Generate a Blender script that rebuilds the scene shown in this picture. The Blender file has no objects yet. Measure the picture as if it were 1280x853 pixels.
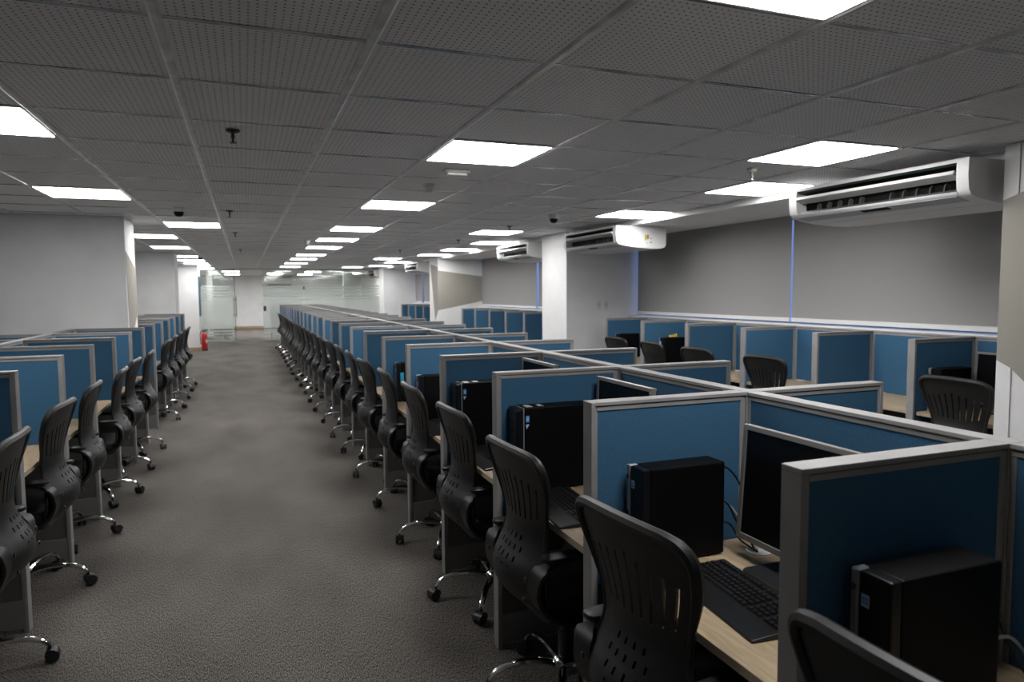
import bpy, bmesh, math, random
from mathutils import Matrix, Vector
random.seed(7)
SC = bpy.context.scene
COL = SC.collection

# ------------------------------------------------------------------ camera
cam_d = bpy.data.cameras.new('camera')
cam = bpy.data.objects.new('camera', cam_d)
COL.objects.link(cam)
cam_d.sensor_width = 36.0
cam_d.lens = 868.16 * 36.0 / 1280.0
cam_d.clip_start = 0.02
cam_d.clip_end = 200
PITCH, YAW, ROLL = .0711, .3673, -.0067
CZ = 1.6256
_f = Vector((math.sin(YAW)*math.cos(PITCH), math.cos(YAW)*math.cos(PITCH), -math.sin(PITCH)))
_r = Vector((math.cos(YAW), -math.sin(YAW), 0))
_u = _r.cross(_f)
_r2 = _r*math.cos(ROLL) + _u*math.sin(ROLL)
_u2 = -_r*math.sin(ROLL) + _u*math.cos(ROLL)
M = Matrix.Identity(4)
for i in range(3):
    M[i][0] = _r2[i]; M[i][1] = _u2[i]; M[i][2] = -_f[i]
M[2][3] = CZ
cam.matrix_world = M
cam_d.dof.use_dof = True
cam_d.dof.focus_distance = 2.7
cam_d.dof.aperture_fstop = 4.0
SC.camera = cam

# ------------------------------------------------------------------ world, exposure
W = bpy.data.worlds.new('sky')
SC.world = W
W.use_nodes = True
bg = W.node_tree.nodes['Background']
bg.inputs[0].default_value = (.30, .48, 1.0, 1)
bg.inputs[1].default_value = .70
SC.view_settings.view_transform = 'Standard'
SC.view_settings.look = 'None'
SC.view_settings.gamma = 1
SC.view_settings.use_curve_mapping = False
SC.view_settings.exposure = 0.0
LIGHT = 24.5

# ------------------------------------------------------------------ dimensions
HC = 2.4486
ZT = 1.267
CX0, TX, CY0, TY = -.863, .642, 2.3663, .65243
XS, XE = 1.672, 1.029
Y0, DY = 1.998, .9028
YK = lambda k: Y0 + DY*k
XLE, XLS = -1.015, -1.685
YL = lambda j: 3.895 + .903*j
XRE, XRB = 4.45, 5.10
DESK = .745

# ------------------------------------------------------------------ materials
def mat(name, color, rough=.5, metal=0, spec=.5):
    m = bpy.data.materials.new(name)
    m.use_nodes = True
    b = m.node_tree.nodes['Principled BSDF']
    b.inputs['Base Color'].default_value = (*color, 1)
    b.inputs['Roughness'].default_value = rough
    b.inputs['Metallic'].default_value = metal
    b.inputs['Specular IOR Level'].default_value = spec
    return m

def nodes(m):
    return m.node_tree.nodes, m.node_tree.links, m.node_tree.nodes['Principled BSDF']

def noisy(m, c1, c2, scale, detail=4, stretch=(1, 1, 1), bump=0, lo=.35, hi=.65, dist=.002):
    n, l, b = nodes(m)
    tc = n.new('ShaderNodeTexCoord'); mp = n.new('ShaderNodeMapping')
    mp.inputs['Scale'].default_value = stretch
    no = n.new('ShaderNodeTexNoise'); no.inputs['Scale'].default_value = scale
    no.inputs['Detail'].default_value = detail
    cr = n.new('ShaderNodeValToRGB')
    cr.color_ramp.elements[0].position = lo; cr.color_ramp.elements[0].color = (*c1, 1)
    cr.color_ramp.elements[1].position = hi; cr.color_ramp.elements[1].color = (*c2, 1)
    l.new(tc.outputs['Object'], mp.inputs[0]); l.new(mp.outputs[0], no.inputs['Vector'])
    l.new(no.outputs['Fac'], cr.inputs[0]); l.new(cr.outputs[0], b.inputs['Base Color'])
    if bump:
        bp = n.new('ShaderNodeBump'); bp.inputs['Strength'].default_value = bump
        bp.inputs['Distance'].default_value = dist
        l.new(no.outputs['Fac'], bp.inputs['Height']); l.new(bp.outputs[0], b.inputs['Normal'])
    return m

def carpet_mat():
    m = mat('carpet', (.1, .09, .085), .95, 0, .1)
    n, l, b = nodes(m)
    tc = n.new('ShaderNodeTexCoord')
    def noise(stretch, scale, det):
        mp = n.new('ShaderNodeMapping'); mp.inputs['Scale'].default_value = stretch
        no = n.new('ShaderNodeTexNoise'); no.inputs['Scale'].default_value = scale
        no.inputs['Detail'].default_value = det
        l.new(tc.outputs['Object'], mp.inputs[0]); l.new(mp.outputs[0], no.inputs['Vector'])
        return no
    a = noise((1, .24, 1), 280, 3)      # loop pile streaked along the aisle
    c = noise((1, .5, 1), 2.0, 4)       # broad wear
    mx = n.new('ShaderNodeMix'); mx.data_type = 'FLOAT'; mx.inputs[0].default_value = .14
    l.new(a.outputs['Fac'], mx.inputs[2]); l.new(c.outputs['Fac'], mx.inputs[3])
    cr = n.new('ShaderNodeValToRGB')
    cr.color_ramp.elements[0].position = .40; cr.color_ramp.elements[0].color = (.031, .0285, .026, 1)
    cr.color_ramp.elements[1].position = .61; cr.color_ramp.elements[1].color = (.215, .197, .178, 1)
    l.new(mx.outputs[0], cr.inputs[0])
    l.new(cr.outputs[0], b.inputs['Base Color'])
    bp = n.new('ShaderNodeBump'); bp.inputs['Strength'].default_value = .08; bp.inputs['Distance'].default_value = .001
    l.new(a.outputs['Fac'], bp.inputs['Height']); l.new(bp.outputs[0], b.inputs['Normal'])
    return m

def tile_mat():
    m = mat('perforated_tile', (.5, .5, .51), .75, 0, .25)
    n, l, b = nodes(m)
    tc = n.new('ShaderNodeTexCoord')
    mp = n.new('ShaderNodeMapping')
    P = 26
    mp.inputs['Scale'].default_value = (P/TX, P/TY, 0)
    fr = n.new('ShaderNodeVectorMath'); fr.operation = 'FRACTION'
    sb = n.new('ShaderNodeVectorMath'); sb.operation = 'SUBTRACT'; sb.inputs[1].default_value = (.5, .5, 0)
    ln = n.new('ShaderNodeVectorMath'); ln.operation = 'LENGTH'
    lt = n.new('ShaderNodeMath'); lt.operation = 'LESS_THAN'; lt.inputs[1].default_value = .15
    mx = n.new('ShaderNodeMix'); mx.data_type = 'RGBA'
    mx.inputs[6].default_value = (.86, .86, .875, 1); mx.inputs[7].default_value = (.16, .16, .16, 1)
    l.new(tc.outputs['Object'], mp.inputs[0]); l.new(mp.outputs[0], fr.inputs[0])
    l.new(fr.outputs[0], sb.inputs[0]); l.new(sb.outputs[0], ln.inputs[0])
    l.new(ln.outputs['Value'], lt.inputs[0]); l.new(lt.outputs[0], mx.inputs[0])
    l.new(mx.outputs[2], b.inputs['Base Color'])
    return m

def wood_mat():
    m = mat('light_oak', (.5, .38, .25), .45)
    n, l, b = nodes(m)
    tc = n.new('ShaderNodeTexCoord'); mp = n.new('ShaderNodeMapping')
    mp.inputs['Scale'].default_value = (9, 1.1, 9)
    no = n.new('ShaderNodeTexNoise'); no.inputs['Scale'].default_value = 5; no.inputs['Detail'].default_value = 8
    no.inputs['Distortion'].default_value = 1.2
    cr = n.new('ShaderNodeValToRGB')
    e = cr.color_ramp.elements
    e[0].position = .3; e[0].color = (.27, .195, .115, 1)
    e[1].position = .65; e[1].color = (.41, .32, .21, 1)
    l.new(tc.outputs['Object'], mp.inputs[0]); l.new(mp.outputs[0], no.inputs['Vector'])
    l.new(no.outputs['Fac'], cr.inputs[0]); l.new(cr.outputs[0], b.inputs['Base Color'])
    return m

def emit_mat(name, color, strength):
    m = bpy.data.materials.new(name); m.use_nodes = True
    n, l = m.node_tree.nodes, m.node_tree.links
    n.remove(n['Principled BSDF'])
    e = n.new('ShaderNodeEmission'); e.inputs[0].default_value = (*color, 1); e.inputs[1].default_value = strength
    l.new(e.outputs[0], n['Material Output'].inputs[0])
    return m

def glass_mat(name, tint=(.9, .97, .95), alpha=.12):
    """thin clear pane: mostly see-through with a weak mirror"""
    m = bpy.data.materials.new(name); m.use_nodes = True
    n, l = m.node_tree.nodes, m.node_tree.links
    n.remove(n['Principled BSDF'])
    t = n.new('ShaderNodeBsdfTransparent'); t.inputs[0].default_value = (*tint, 1)
    g = n.new('ShaderNodeBsdfGlossy'); g.inputs['Roughness'].default_value = .03
    mx = n.new('ShaderNodeMixShader'); mx.inputs[0].default_value = alpha
    l.new(t.outputs[0], mx.inputs[1]); l.new(g.outputs[0], mx.inputs[2])
    l.new(mx.outputs[0], n['Material Output'].inputs[0])
    return m

def frosted_mat():
    """glass with a printed frosting film: solid in the middle, fading into stripes above and below"""
    m = bpy.data.materials.new('frosted_film_glass'); m.use_nodes = True
    n, l = m.node_tree.nodes, m.node_tree.links
    n.remove(n['Principled BSDF'])
    tc = n.new('ShaderNodeTexCoord'); sx = n.new('ShaderNodeSeparateXYZ')
    l.new(tc.outputs['Object'], sx.inputs[0])
    cr = n.new('ShaderNodeValToRGB'); cr.color_ramp.interpolation = 'LINEAR'
    e = cr.color_ramp.elements
    H = 2.45
    e[0].position = 0; e[0].color = (.25,)*3 + (1,)
    e[1].position = 1; e[1].color = (.04,)*3 + (1,)
    for z, v in ((.10, .2), (.50, .54), (1.30, .54), (1.55, .46), (1.86, .36), (1.93, .05)):
        q = e.new(z/H); q.color = (v, v, v, 1)
    dv = n.new('ShaderNodeMath'); dv.operation = 'DIVIDE'; dv.inputs[1].default_value = H
    l.new(sx.outputs[2], dv.inputs[0]); l.new(dv.outputs[0], cr.inputs[0])
    w = n.new('ShaderNodeMath'); w.operation = 'MULTIPLY'; w.inputs[1].default_value = 10.0
    f = n.new('ShaderNodeMath'); f.operation = 'FRACT'
    g = n.new('ShaderNodeMath'); g.operation = 'GREATER_THAN'; g.inputs[1].default_value = .3
    l.new(sx.outputs[2], w.inputs[0]); l.new(w.outputs[0], f.inputs[0]); l.new(f.outputs[0], g.inputs[0])
    hi = n.new('ShaderNodeMath'); hi.operation = 'MAXIMUM'
    md = n.new('ShaderNodeMapRange'); md.inputs[1].default_value = .47; md.inputs[2].default_value = .53
    l.new(cr.outputs[0], md.inputs[0]); l.new(md.outputs[0], hi.inputs[0]); l.new(g.outputs[0], hi.inputs[1])
    ml = n.new('ShaderNodeMath'); ml.operation = 'MULTIPLY'
    l.new(cr.outputs[0], ml.inputs[0]); l.new(hi.outputs[0], ml.inputs[1])
    t = n.new('ShaderNodeBsdfTransparent'); t.inputs[0].default_value = (.93, .97, .95, 1)
    d = n.new('ShaderNodeBsdfDiffuse'); d.inputs[0].default_value = (.86, .88, .86, 1)
    tl = n.new('ShaderNodeBsdfTranslucent'); tl.inputs[0].default_value = (.86, .89, .87, 1)
    a = n.new('ShaderNodeMixShader'); a.inputs[0].default_value = .5
    l.new(d.outputs[0], a.inputs[1]); l.new(tl.outputs[0], a.inputs[2])
    mx = n.new('ShaderNodeMixShader')
    l.new(ml.outputs[0], mx.inputs[0]); l.new(t.outputs[0], mx.inputs[1]); l.new(a.outputs[0], mx.inputs[2])
    gl = n.new('ShaderNodeBsdfGlossy'); gl.inputs['Roughness'].default_value = .04
    m2 = n.new('ShaderNodeMixShader'); m2.inputs[0].default_value = .06
    l.new(mx.outputs[0], m2.inputs[1]); l.new(gl.outputs[0], m2.inputs[2])
    l.new(m2.outputs[0], n['Material Output'].inputs[0])
    return m

MT = {}
MT['carpet'] = carpet_mat()
MT['tile'] = tile_mat()
MT['rail'] = noisy(mat('ceiling_rail', (.4, .4, .4), .28, .15, 1), (.50, .49, .47), (.80, .80, .78), 9, 6, (1, 1, 1), 0, .38, .75)
MT['rail_glint'] = noisy(mat('ceiling_cross_rail', (.35, .35, .35), .25, .15, 1), (.22, .22, .22), (.9, .9, .9), 2.2, 3, (1, 3, 1), 0, .46, .66)  # bright patches in the colour stand for glints along the cross rails
MT['plenum'] = mat('plenum', (.03, .03, .03), .9)
MT['wall'] = noisy(mat('white_wall_paint', (.72, .715, .70), .7, 0, .2), (.70, .70, .695), (.755, .755, .75), 2.5, 3)
MT['gypsum'] = mat('gypsum_border', (.74, .74, .735), .7, 0, .2)
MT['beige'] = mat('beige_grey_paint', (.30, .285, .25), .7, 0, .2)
MT['skirting'] = noisy(mat('wood_skirting', (.4, .28, .16), .5), (.36, .24, .13), (.48, .34, .2), 6, 4)
MT['light_far'] = emit_mat('light_diffuser_far', (1.0, .985, .985), LIGHT*2.4)
MT['light'] = emit_mat('light_diffuser', (1.0, .985, .985), LIGHT)
MT['white'] = mat('white_plastic', (.66, .66, .65), .38)
MT['offwhite'] = mat('offwhite_plastic', (.55, .53, .48), .4)
MT['silver'] = noisy(mat('silver_frame', (.30, .295, .29), .55, 0, .3), (.235, .232, .228), (.275, .272, .267), 7, 3)
MT['silver_dark'] = mat('frame_groove', (.06, .058, .055), .6)
MT['fabric'] = noisy(mat('blue_fabric', (.03, .14, .27), .9, 0, .15), (.030, .090, .165), (.052, .138, .232), 260, 4, (1, 1, 1), .25, .3, .7, .001)
MT['laminate'] = mat('dark_grey_laminate', (.10, .095, .09), .6)
MT['kick'] = mat('grey_kick_plate', (.19, .185, .18), .5)
MT['wood'] = wood_mat()
MT['edge'] = mat('desk_edge_band', (.40, .32, .225), .5)
MT['black'] = mat('black_plastic', (.013, .013, .013), .42)
MT['chair'] = noisy(mat('chair_plastic', (.011, .0105, .010), .46, 0, .38), (.009, .0087, .0084), (.013, .0125, .012), 40, 3, (1, 1, 1), .06)
MT['cushion'] = mat('black_seat_fabric', (.010, .010, .010), .9)
MT['chrome'] = mat('chrome', (.75, .75, .75), .12, 1)
MT['rubber'] = mat('caster_black', (.010, .010, .010), .4)
MT['pc'] = mat('pc_black', (.004, .005, .007), .38, 0, .3)
MT['pc_side'] = mat('pc_side_black', (.0025, .0025, .003), .55, 0, .12)
MT['pc_silver'] = mat('pc_silver_strip', (.33, .34, .37), .35, .4)
MT['screen'] = mat('dark_screen', (.004, .004, .0045), .28, 0, .25)
MT['bezel'] = mat('monitor_bezel', (.25, .245, .235), .4, .4)
MT['key'] = mat('key_black', (.012, .012, .013), .28)
MT['led_blue'] = mat('sticker_blue', (.10, .33, .75), .35)
MT['sticker_light'] = mat('sticker_light_blue', (.45, .62, .80), .35)
MT['blind'] = noisy(mat('grey_blind_fabric', (.235, .23, .22), .85, 0, .15), (.275, .272, .268), (.31, .306, .30), 400, 2)
MT['frame_dark'] = mat('window_frame_dark', (.02, .035, .08), .5)
MT['clear'] = glass_mat('clear_glass')
MT['pane'] = glass_mat('window_pane_glass', (.95, .97, 1), .05)
MT['frost'] = frosted_mat()
MT['ac_dark'] = mat('outlet_dark', (.005, .005, .005), .7, 0, .1)
MT['ac_green'] = mat('outlet_green', (.014, .024, .019), .5)
MT['ac_grey'] = mat('ac_grey_strip', (.36, .37, .39), .45)
MT['vane'] = mat('vane_grey', (.06, .058, .055), .6, 0, .2)
MT['red'] = mat('extinguisher_red', (.42, .015, .015), .3)
MT['green'] = mat('leaf_green', (.05, .14, .05), .6)
MT['yellow'] = mat('yellow', (.75, .55, .03), .5)
MT['orange'] = mat('orange', (.75, .2, .02), .5)
MT['lgreen'] = mat('label_green', (.05, .45, .1), .5)
MT['teal'] = mat('teal_board', (.03, .10, .16), .6)
MT['brass'] = mat('sprinkler_metal', (.35, .33, .28), .35, .8)
MT['dark_metal'] = mat('dark_metal', (.05, .048, .045), .4, .5)
MT['tabletop'] = mat('cream_table_top', (.75, .72, .55), .5)
MT['cyan'] = mat('cyan_card', (.03, .35, .50), .5)
MT['cream'] = mat('outlet_plate', (.64, .62, .57), .45)

# ------------------------------------------------------------------ mesh helpers
class MB:
    def __init__(s):
        s.v = []; s.f = []
    def box(s, x0, x1, y0, y1, z0, z1):
        b = len(s.v)
        s.v += [(x0, y0, z0), (x1, y0, z0), (x1, y1, z0), (x0, y1, z0), (x0, y0, z1), (x1, y0, z1), (x1, y1, z1), (x0, y1, z1)]
        s.f += [tuple(b+i for i in q) for q in ((0, 3, 2, 1), (4, 5, 6, 7), (0, 1, 5, 4), (1, 2, 6, 5), (2, 3, 7, 6), (3, 0, 4, 7))]
        return s
    def prism(s, poly, axis, a0, a1):
        """poly: 2-D outline; extruded along axis 'x' (poly=y,z), 'y' (x,z) or 'z' (x,y)"""
        n = len(poly); b = len(s.v)
        for a in (a0, a1):
            for p, q in poly:
                s.v.append({'x': (a, p, q), 'y': (p, a, q), 'z': (p, q, a)}[axis])
        s.f.append(tuple(b+i for i in range(n))); s.f.append(tuple(b+n+i for i in reversed(range(n))))
        for i in range(n):
            j = (i+1) % n
            s.f.append((b+i, b+n+i, b+n+j, b+j))
        return s
    def lathe(s, prof, seg=14, c=(0, 0, 0), axis='z'):
        b = len(s.v)
        for r, h in prof:
            for i in range(seg):
                a = 2*math.pi*i/seg
                p, q = r*math.cos(a), r*math.sin(a)
                w = {'z': (p, q, h), 'x': (h, p, q), 'y': (p, h, q)}[axis]
                s.v.append((c[0]+w[0], c[1]+w[1], c[2]+w[2]))
        for k in range(len(prof)-1):
            for i in range(seg):
                j = (i+1) % seg
                s.f.append((b+k*seg+i, b+k*seg+j, b+(k+1)*seg+j, b+(k+1)*seg+i))
        s.f.append(tuple(b+i for i in reversed(range(seg))))
        s.f.append(tuple(b+(len(prof)-1)*seg+i for i in range(seg)))
        return s
    def sweep(s, path, section, closed=False, up=(0, 0, 1)):
        """sweep a closed 2-D section (side, normal) along a 3-D path; section may be a function of index"""
        b = len(s.v); n = len(path); P = [Vector(p) for p in path]
        m = None
        for i in range(n):
            if closed:
                t = P[(i+1) % n] - P[i-1]
            else:
                t = P[min(i+1, n-1)] - P[max(i-1, 0)]
            t.normalize()
            side = t.cross(Vector(up))
            if side.length < 1e-5: side = t.cross(Vector((1, 0, 0)))
            side.normalize(); nm = side.cross(t)
            sec = section(i) if callable(section) else section
            m = len(sec)
            for p, q in sec:
                w = P[i] + side*p + nm*q
                s.v.append(tuple(w))
        for i in range(n if closed else n-1):
            k = (i+1) % n
            for a in range(m):
                c = (a+1) % m
                s.f.append((b+i*m+a, b+i*m+c, b+k*m+c, b+k*m+a))
        if not closed:
            s.f.append(tuple(b+a for a in reversed(range(m))))
            s.f.append(tuple(b+(n-1)*m+a for a in range(m)))
        return s
    def mesh(s, name, material, bevel=0, segs=1, smooth=False):
        me = bpy.data.meshes.new(name)
        me.from_pydata(s.v, [], s.f)
        bm = bmesh.new(); bm.from_mesh(me)
        bmesh.ops.recalc_face_normals(bm, faces=bm.faces)
        if bevel:
            ed = [e for e in bm.edges if len(e.link_faces) == 2 and e.calc_face_angle(0) > .6]
            bmesh.ops.bevel(bm, geom=ed, offset=bevel, segments=segs, affect='EDGES', profile=.5, clamp_overlap=True)
        bm.to_mesh(me); bm.free()
        me.materials.append(MT[material])
        if smooth:
            me.polygons.foreach_set('use_smooth', [True]*len(me.polygons))
            try: me.set_sharp_from_angle(angle=math.radians(40))
            except Exception: pass
        me.update()
        return me

def circ(r, n=8, rz=None):
    rz = r if rz is None else rz
    return [(r*math.cos(2*math.pi*i/n), rz*math.sin(2*math.pi*i/n)) for i in range(n)]

def bez(pts, n=6):
    """Catmull-Rom through the points"""
    P = [Vector(p) for p in pts]; out = []
    for i in range(len(P)-1):
        p0, p1, p2, p3 = P[max(i-1, 0)], P[i], P[i+1], P[min(i+2, len(P)-1)]
        for k in range(n):
            t = k/n
            out.append(tuple(.5*((2*p1)+(p2-p0)*t+(2*p0-5*p1+4*p2-p3)*t*t+(3*p1-p0-3*p2+p3)*t**3)))
    out.append(tuple(P[-1]))
    return out

def put(name, me, parent=None, loc=(0, 0, 0), rot=(0, 0, 0), label=None):
    o = bpy.data.objects.new(name, me)
    COL.objects.link(o)
    o.location = loc; o.rotation_euler = rot
    if parent is not None: o.parent = parent
    if label: o['label'] = label
    return o

def tag(o, label, cat, group=None):
    o['label'] = label; o['category'] = cat
    if group: o['group'] = group
    return o

def thing(name, label, cat, loc=(0, 0, 0), rz=0, group=None):
    o = bpy.data.objects.new(name, None); COL.objects.link(o)
    o.empty_display_size = .1
    o.location = loc; o.rotation_euler = (0, 0, rz)
    return tag(o, label, cat, group)

def struct(name, me, parent=None, loc=(0, 0, 0)):
    o = put(name, me, parent, loc)
    if parent is None: o['kind'] = 'structure'
    return o

def dup(root, loc, rz, label, group=None):
    r = root.copy(); COL.objects.link(r); r.location = loc; r.rotation_euler = (0, 0, rz)
    r['label'] = label
    if group: r['group'] = group
    for ch in list(root.children):
        c = ch.copy(); COL.objects.link(c); c.parent = r
        for g in list(ch.children):
            d = g.copy(); COL.objects.link(d); d.parent = c
    return r

ORD = ['first', 'second', 'third', 'fourth', 'fifth', 'sixth', 'seventh', 'eighth', 'ninth', 'tenth', 'eleventh', 'twelfth',
       'thirteenth', 'fourteenth', 'fifteenth', 'sixteenth', 'seventeenth', 'eighteenth', 'nineteenth', 'twentieth',
       'twenty-first', 'twenty-second', 'twenty-third', 'twenty-fourth', 'twenty-fifth', 'twenty-sixth', 'twenty-seventh']
def BX(*a): return MB().box(*a)

# ------------------------------------------------------------------ room shell
NEAR, GLASS, FAR = -2.2, 25.2, 34.8
XL, XR = -4.073, 5.45
struct('floor', BX(XL-.2, XR+.2, NEAR-.2, FAR+.2, -.1, 0).mesh('floor', 'carpet'))
struct('wall_left', BX(XL-.15, XL, NEAR, FAR, 0, 2.6).mesh('wall_left', 'wall'))
struct('wall_near', BX(XL-.15, XR+.15, NEAR-.15, NEAR, 0, 2.6).mesh('wall_near', 'wall'))
struct('wall_far', BX(XL-.15, XR+.15, FAR, FAR+.15, 0, 2.6).mesh('wall_far', 'wall'))
struct('wall_right', BX(XR, XR+.15, NEAR, FAR, 0, 1.272).mesh('wall_right', 'wall'))

# pillars along the window wall and walls on the left
def pillar(x0, x1, y0, y1, name='pillar'):
    p = struct(name, BX(x0, x1, y0, y1, 0, HC+.004).mesh(name, 'wall', .004))
    return p
P1 = pillar(4.13, 5.60, 1.90, 2.775)
P2 = pillar(4.21, 5.60, 8.81, 9.66)
P3 = pillar(4.24, 5.60, 15.80, 16.60)
P4 = pillar(4.26, 5.60, 22.70, 23.50)
L1 = struct('wall_left_front', BX(XL, -1.168, 8.455, 9.15, 0, HC+.004).mesh('wall', 'wall', .004))
L2 = struct('wall_left_middle', BX(XL, -1.27, 15.35, 16.1, 0, HC+.004).mesh('wall', 'wall', .004))
L3 = struct('wall_left_back', BX(XL, -1.21, 21.75, 22.70, 0, HC+.004).mesh('wall', 'wall', .004))
# corner beads on the near pillar
struct('corner_bead', MB().box(4.122, 4.1305, 2.69, 2.775, .05, HC-.002).mesh('corner_bead', 'wall', .001), P1)
# painted polygons (flat paint, 2 mm skim)
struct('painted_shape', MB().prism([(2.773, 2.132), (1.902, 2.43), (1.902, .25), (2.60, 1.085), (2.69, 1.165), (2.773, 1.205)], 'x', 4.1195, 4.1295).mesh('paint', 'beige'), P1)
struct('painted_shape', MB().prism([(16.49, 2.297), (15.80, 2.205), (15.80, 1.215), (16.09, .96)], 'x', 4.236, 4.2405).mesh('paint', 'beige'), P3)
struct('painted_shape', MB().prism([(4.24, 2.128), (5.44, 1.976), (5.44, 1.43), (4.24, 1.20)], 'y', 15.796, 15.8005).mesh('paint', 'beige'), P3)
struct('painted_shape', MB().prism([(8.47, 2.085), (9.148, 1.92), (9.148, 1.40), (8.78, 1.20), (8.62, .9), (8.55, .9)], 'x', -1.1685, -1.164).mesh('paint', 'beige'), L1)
# skirting boards
sk = 1
for nm, a in (('baseboard_far', (XL, XR, FAR-.012, FAR, 0, .09)), ('baseboard_left', (XL, -1.198, 21.738, 21.75, 0, .09)),
              ('baseboard_left_side', (-1.21, -1.198, 21.75, 22.7, 0, .09)), ('baseboard_right', (4.198, 4.21, 8.80, 9.66, 0, .09))):
    struct(nm, BX(*a).mesh(nm, 'skirting'))

# soffit border over the windows
struct('trim_1', BX(CX0+TX*8+.012, XR+.2, NEAR, GLASS, 2.392, 2.56).mesh('soffit', 'gypsum', .004))

# ------------------------------------------------------------------ ceiling with tiles, rails and light panels
C0, C1, R0, R1 = -5, 8, -7, 35
ceil = struct('ceiling', BX(XL-.15, XR+.15, NEAR-.15, GLASS, HC+.06, HC+.14).mesh('ceiling', 'plenum'))
struct('ceiling_back', BX(XL-.15, XR+.15, GLASS, FAR+.15, HC+.004, HC+.14).mesh('ceiling_back', 'wall'))
LIGHTS = [(3, -2), (3, 2), (3, 6), (3, 10), (3, 13), (3, 16), (3, 20), (3, 23), (3, 27), (3, 31),
          (-1, 2), (-1, 6), (0, 10), (-1, 13), (-1, 17), (-1, 22), (-1, 25), (-1, 28), (-1, 30), (-1, 34),
          (6, 1), (7, 3), (7, 6), (6, 10), (7, 13), (7, 16), (7, 19), (6, 22), (7, 25), (7, 29), (6, 31)]
LS = set(LIGHTS)
tile_me = BX(.009, TX-.009, .006, TY-.006, 0, .014).mesh('ceiling_tile', 'tile', .002)
cells = []
for c in range(C0, C1):
    for r in range(R0, R1):
        if (c, r) in LS: continue
        x, y = CX0+TX*(c+.5), CY0+TY*(r+.5)
        if (y > 8.455 and y < 9.15 and x < -1.45) or x < XL: pass
        d = math.hypot(x, y)
        vis = y > .9 and x > -.8*y - .3 and x < 1.75*y
        cells.append((0 if vis else 1, d, c, r))
cells.sort()
for _, _, c, r in cells[:300]:
    put('ceiling_tile', tile_me, ceil, (CX0+TX*c, CY0+TY*r, HC+.003+random.uniform(0, .003)), (random.uniform(-.0015, .0015), random.uniform(-.0015, .0015), 0))
rest = MB()
for _, _, c, r in cells[300:]:
    x, y = CX0+TX*c, CY0+TY*r
    rest.box(x+.009, x+TX-.009, y+.006, y+TY-.006, HC+.004, HC+.018)
o = put('distant_ceiling_tiles', rest.mesh('distant_tiles', 'tile'), ceil); o['kind'] = 'stuff'
yr = MB().prism([(-.020, .006), (-.017, -.004), (-.008, -.0085), (.008, -.0085), (.017, -.004), (.020, .006)], 'y', CY0+TY*R0, CY0+TY*R1).mesh('grid_rail', 'rail')
for c in range(C0, C1+1):
    put('grid_rail', yr, ceil, (CX0+TX*c, 0, HC+.004))
xr = MB().box(0, TX-.038, -.011, .011, -.0015, .006).mesh('cross_rail', 'rail_glint')
crs = [(c, r) for c in range(C0, C1) for r in range(R0, R1+1)]
crs.sort(key=lambda q: (0 if CY0+TY*q[1] > .9 else 1, math.hypot(CX0+TX*(q[0]+.5), CY0+TY*q[1])))
for c, r in crs[:280]:
    put('cross_rail', xr, ceil, (CX0+TX*c+.019, CY0+TY*r, HC+.0035))
rest = MB()
for c, r in crs[280:]:
    x, y = CX0+TX*c+.019, CY0+TY*r
    rest.box(x, x+TX-.038, y-.011, y+.011, HC+.0025, HC+.0095)
o = put('distant_cross_rails', rest.mesh('distant_rails', 'rail_glint'), ceil); o['kind'] = 'stuff'

fr = MB()
a, b_ = .022, .006
fr.box(.019, TX-.019, .012, a+.004, -.002, .03).box(.019, TX-.019, TY-a-.004, TY-.012, -.002, .03)
fr.box(.019, .032, .012, TY-.012, -.002, .03).box(TX-.032, TX-.019, .012, TY-.012, -.002, .03)
fr_me = fr.mesh('light_frame', 'white')
df_far = BX(.032, TX-.032, .026, TY-.026, -.004, .012).mesh('diffuser', 'light_far')
df_me = BX(.032, TX-.032, .026, TY-.026, -.004, .012).mesh('diffuser', 'light')
def lname(c, r):
    side = {3: 'over the middle row', -1: 'over the left row', 0: 'over the left edge of the corridor', 6: 'near the window side', 7: 'beside the window soffit'}[c]
    if r < -2: return {3: 'square ceiling panel over the middle row, out of view behind the camera', 6: 'square ceiling panel out of view at the right of the camera'}[c]
    same = sorted(q[1] for q in LIGHTS if q[0] == c and q[1] >= -2)
    i = same.index(r)
    return 'lit square white ceiling panel ' + side + (', %s from the camera' % ORD[i] if len(same) > 1 else '')
for c, r in LIGHTS:
    t = thing('ceiling_light', lname(c, r), 'light', (CX0+TX*c, CY0+TY*r, HC), 0, 'square light panels set in the ceiling grid')
    put('light_frame', fr_me, t); put('diffuser', df_me, t)
for i, (x, y) in enumerate(((-.75, 27.6), (2.2, 27.6), (2.2, 31.5), (-.75, 31.5), (.9, 30.0), (4.0, 29.5))):  # some of these panels are added, to brighten the room behind the glass
    t = thing('ceiling_light', 'lit white ceiling panel in a partly added set behind the glass, ' + ['left of the doorway', 'nearer one at right', 'farther one at right', 'farther one at left', 'over the doorway axis', 'rightmost one'][i], 'light', (x, y, HC-.012), 0, 'light panels behind the glass')
    put('light_frame', fr_me, t); put('diffuser', df_far, t)

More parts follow.
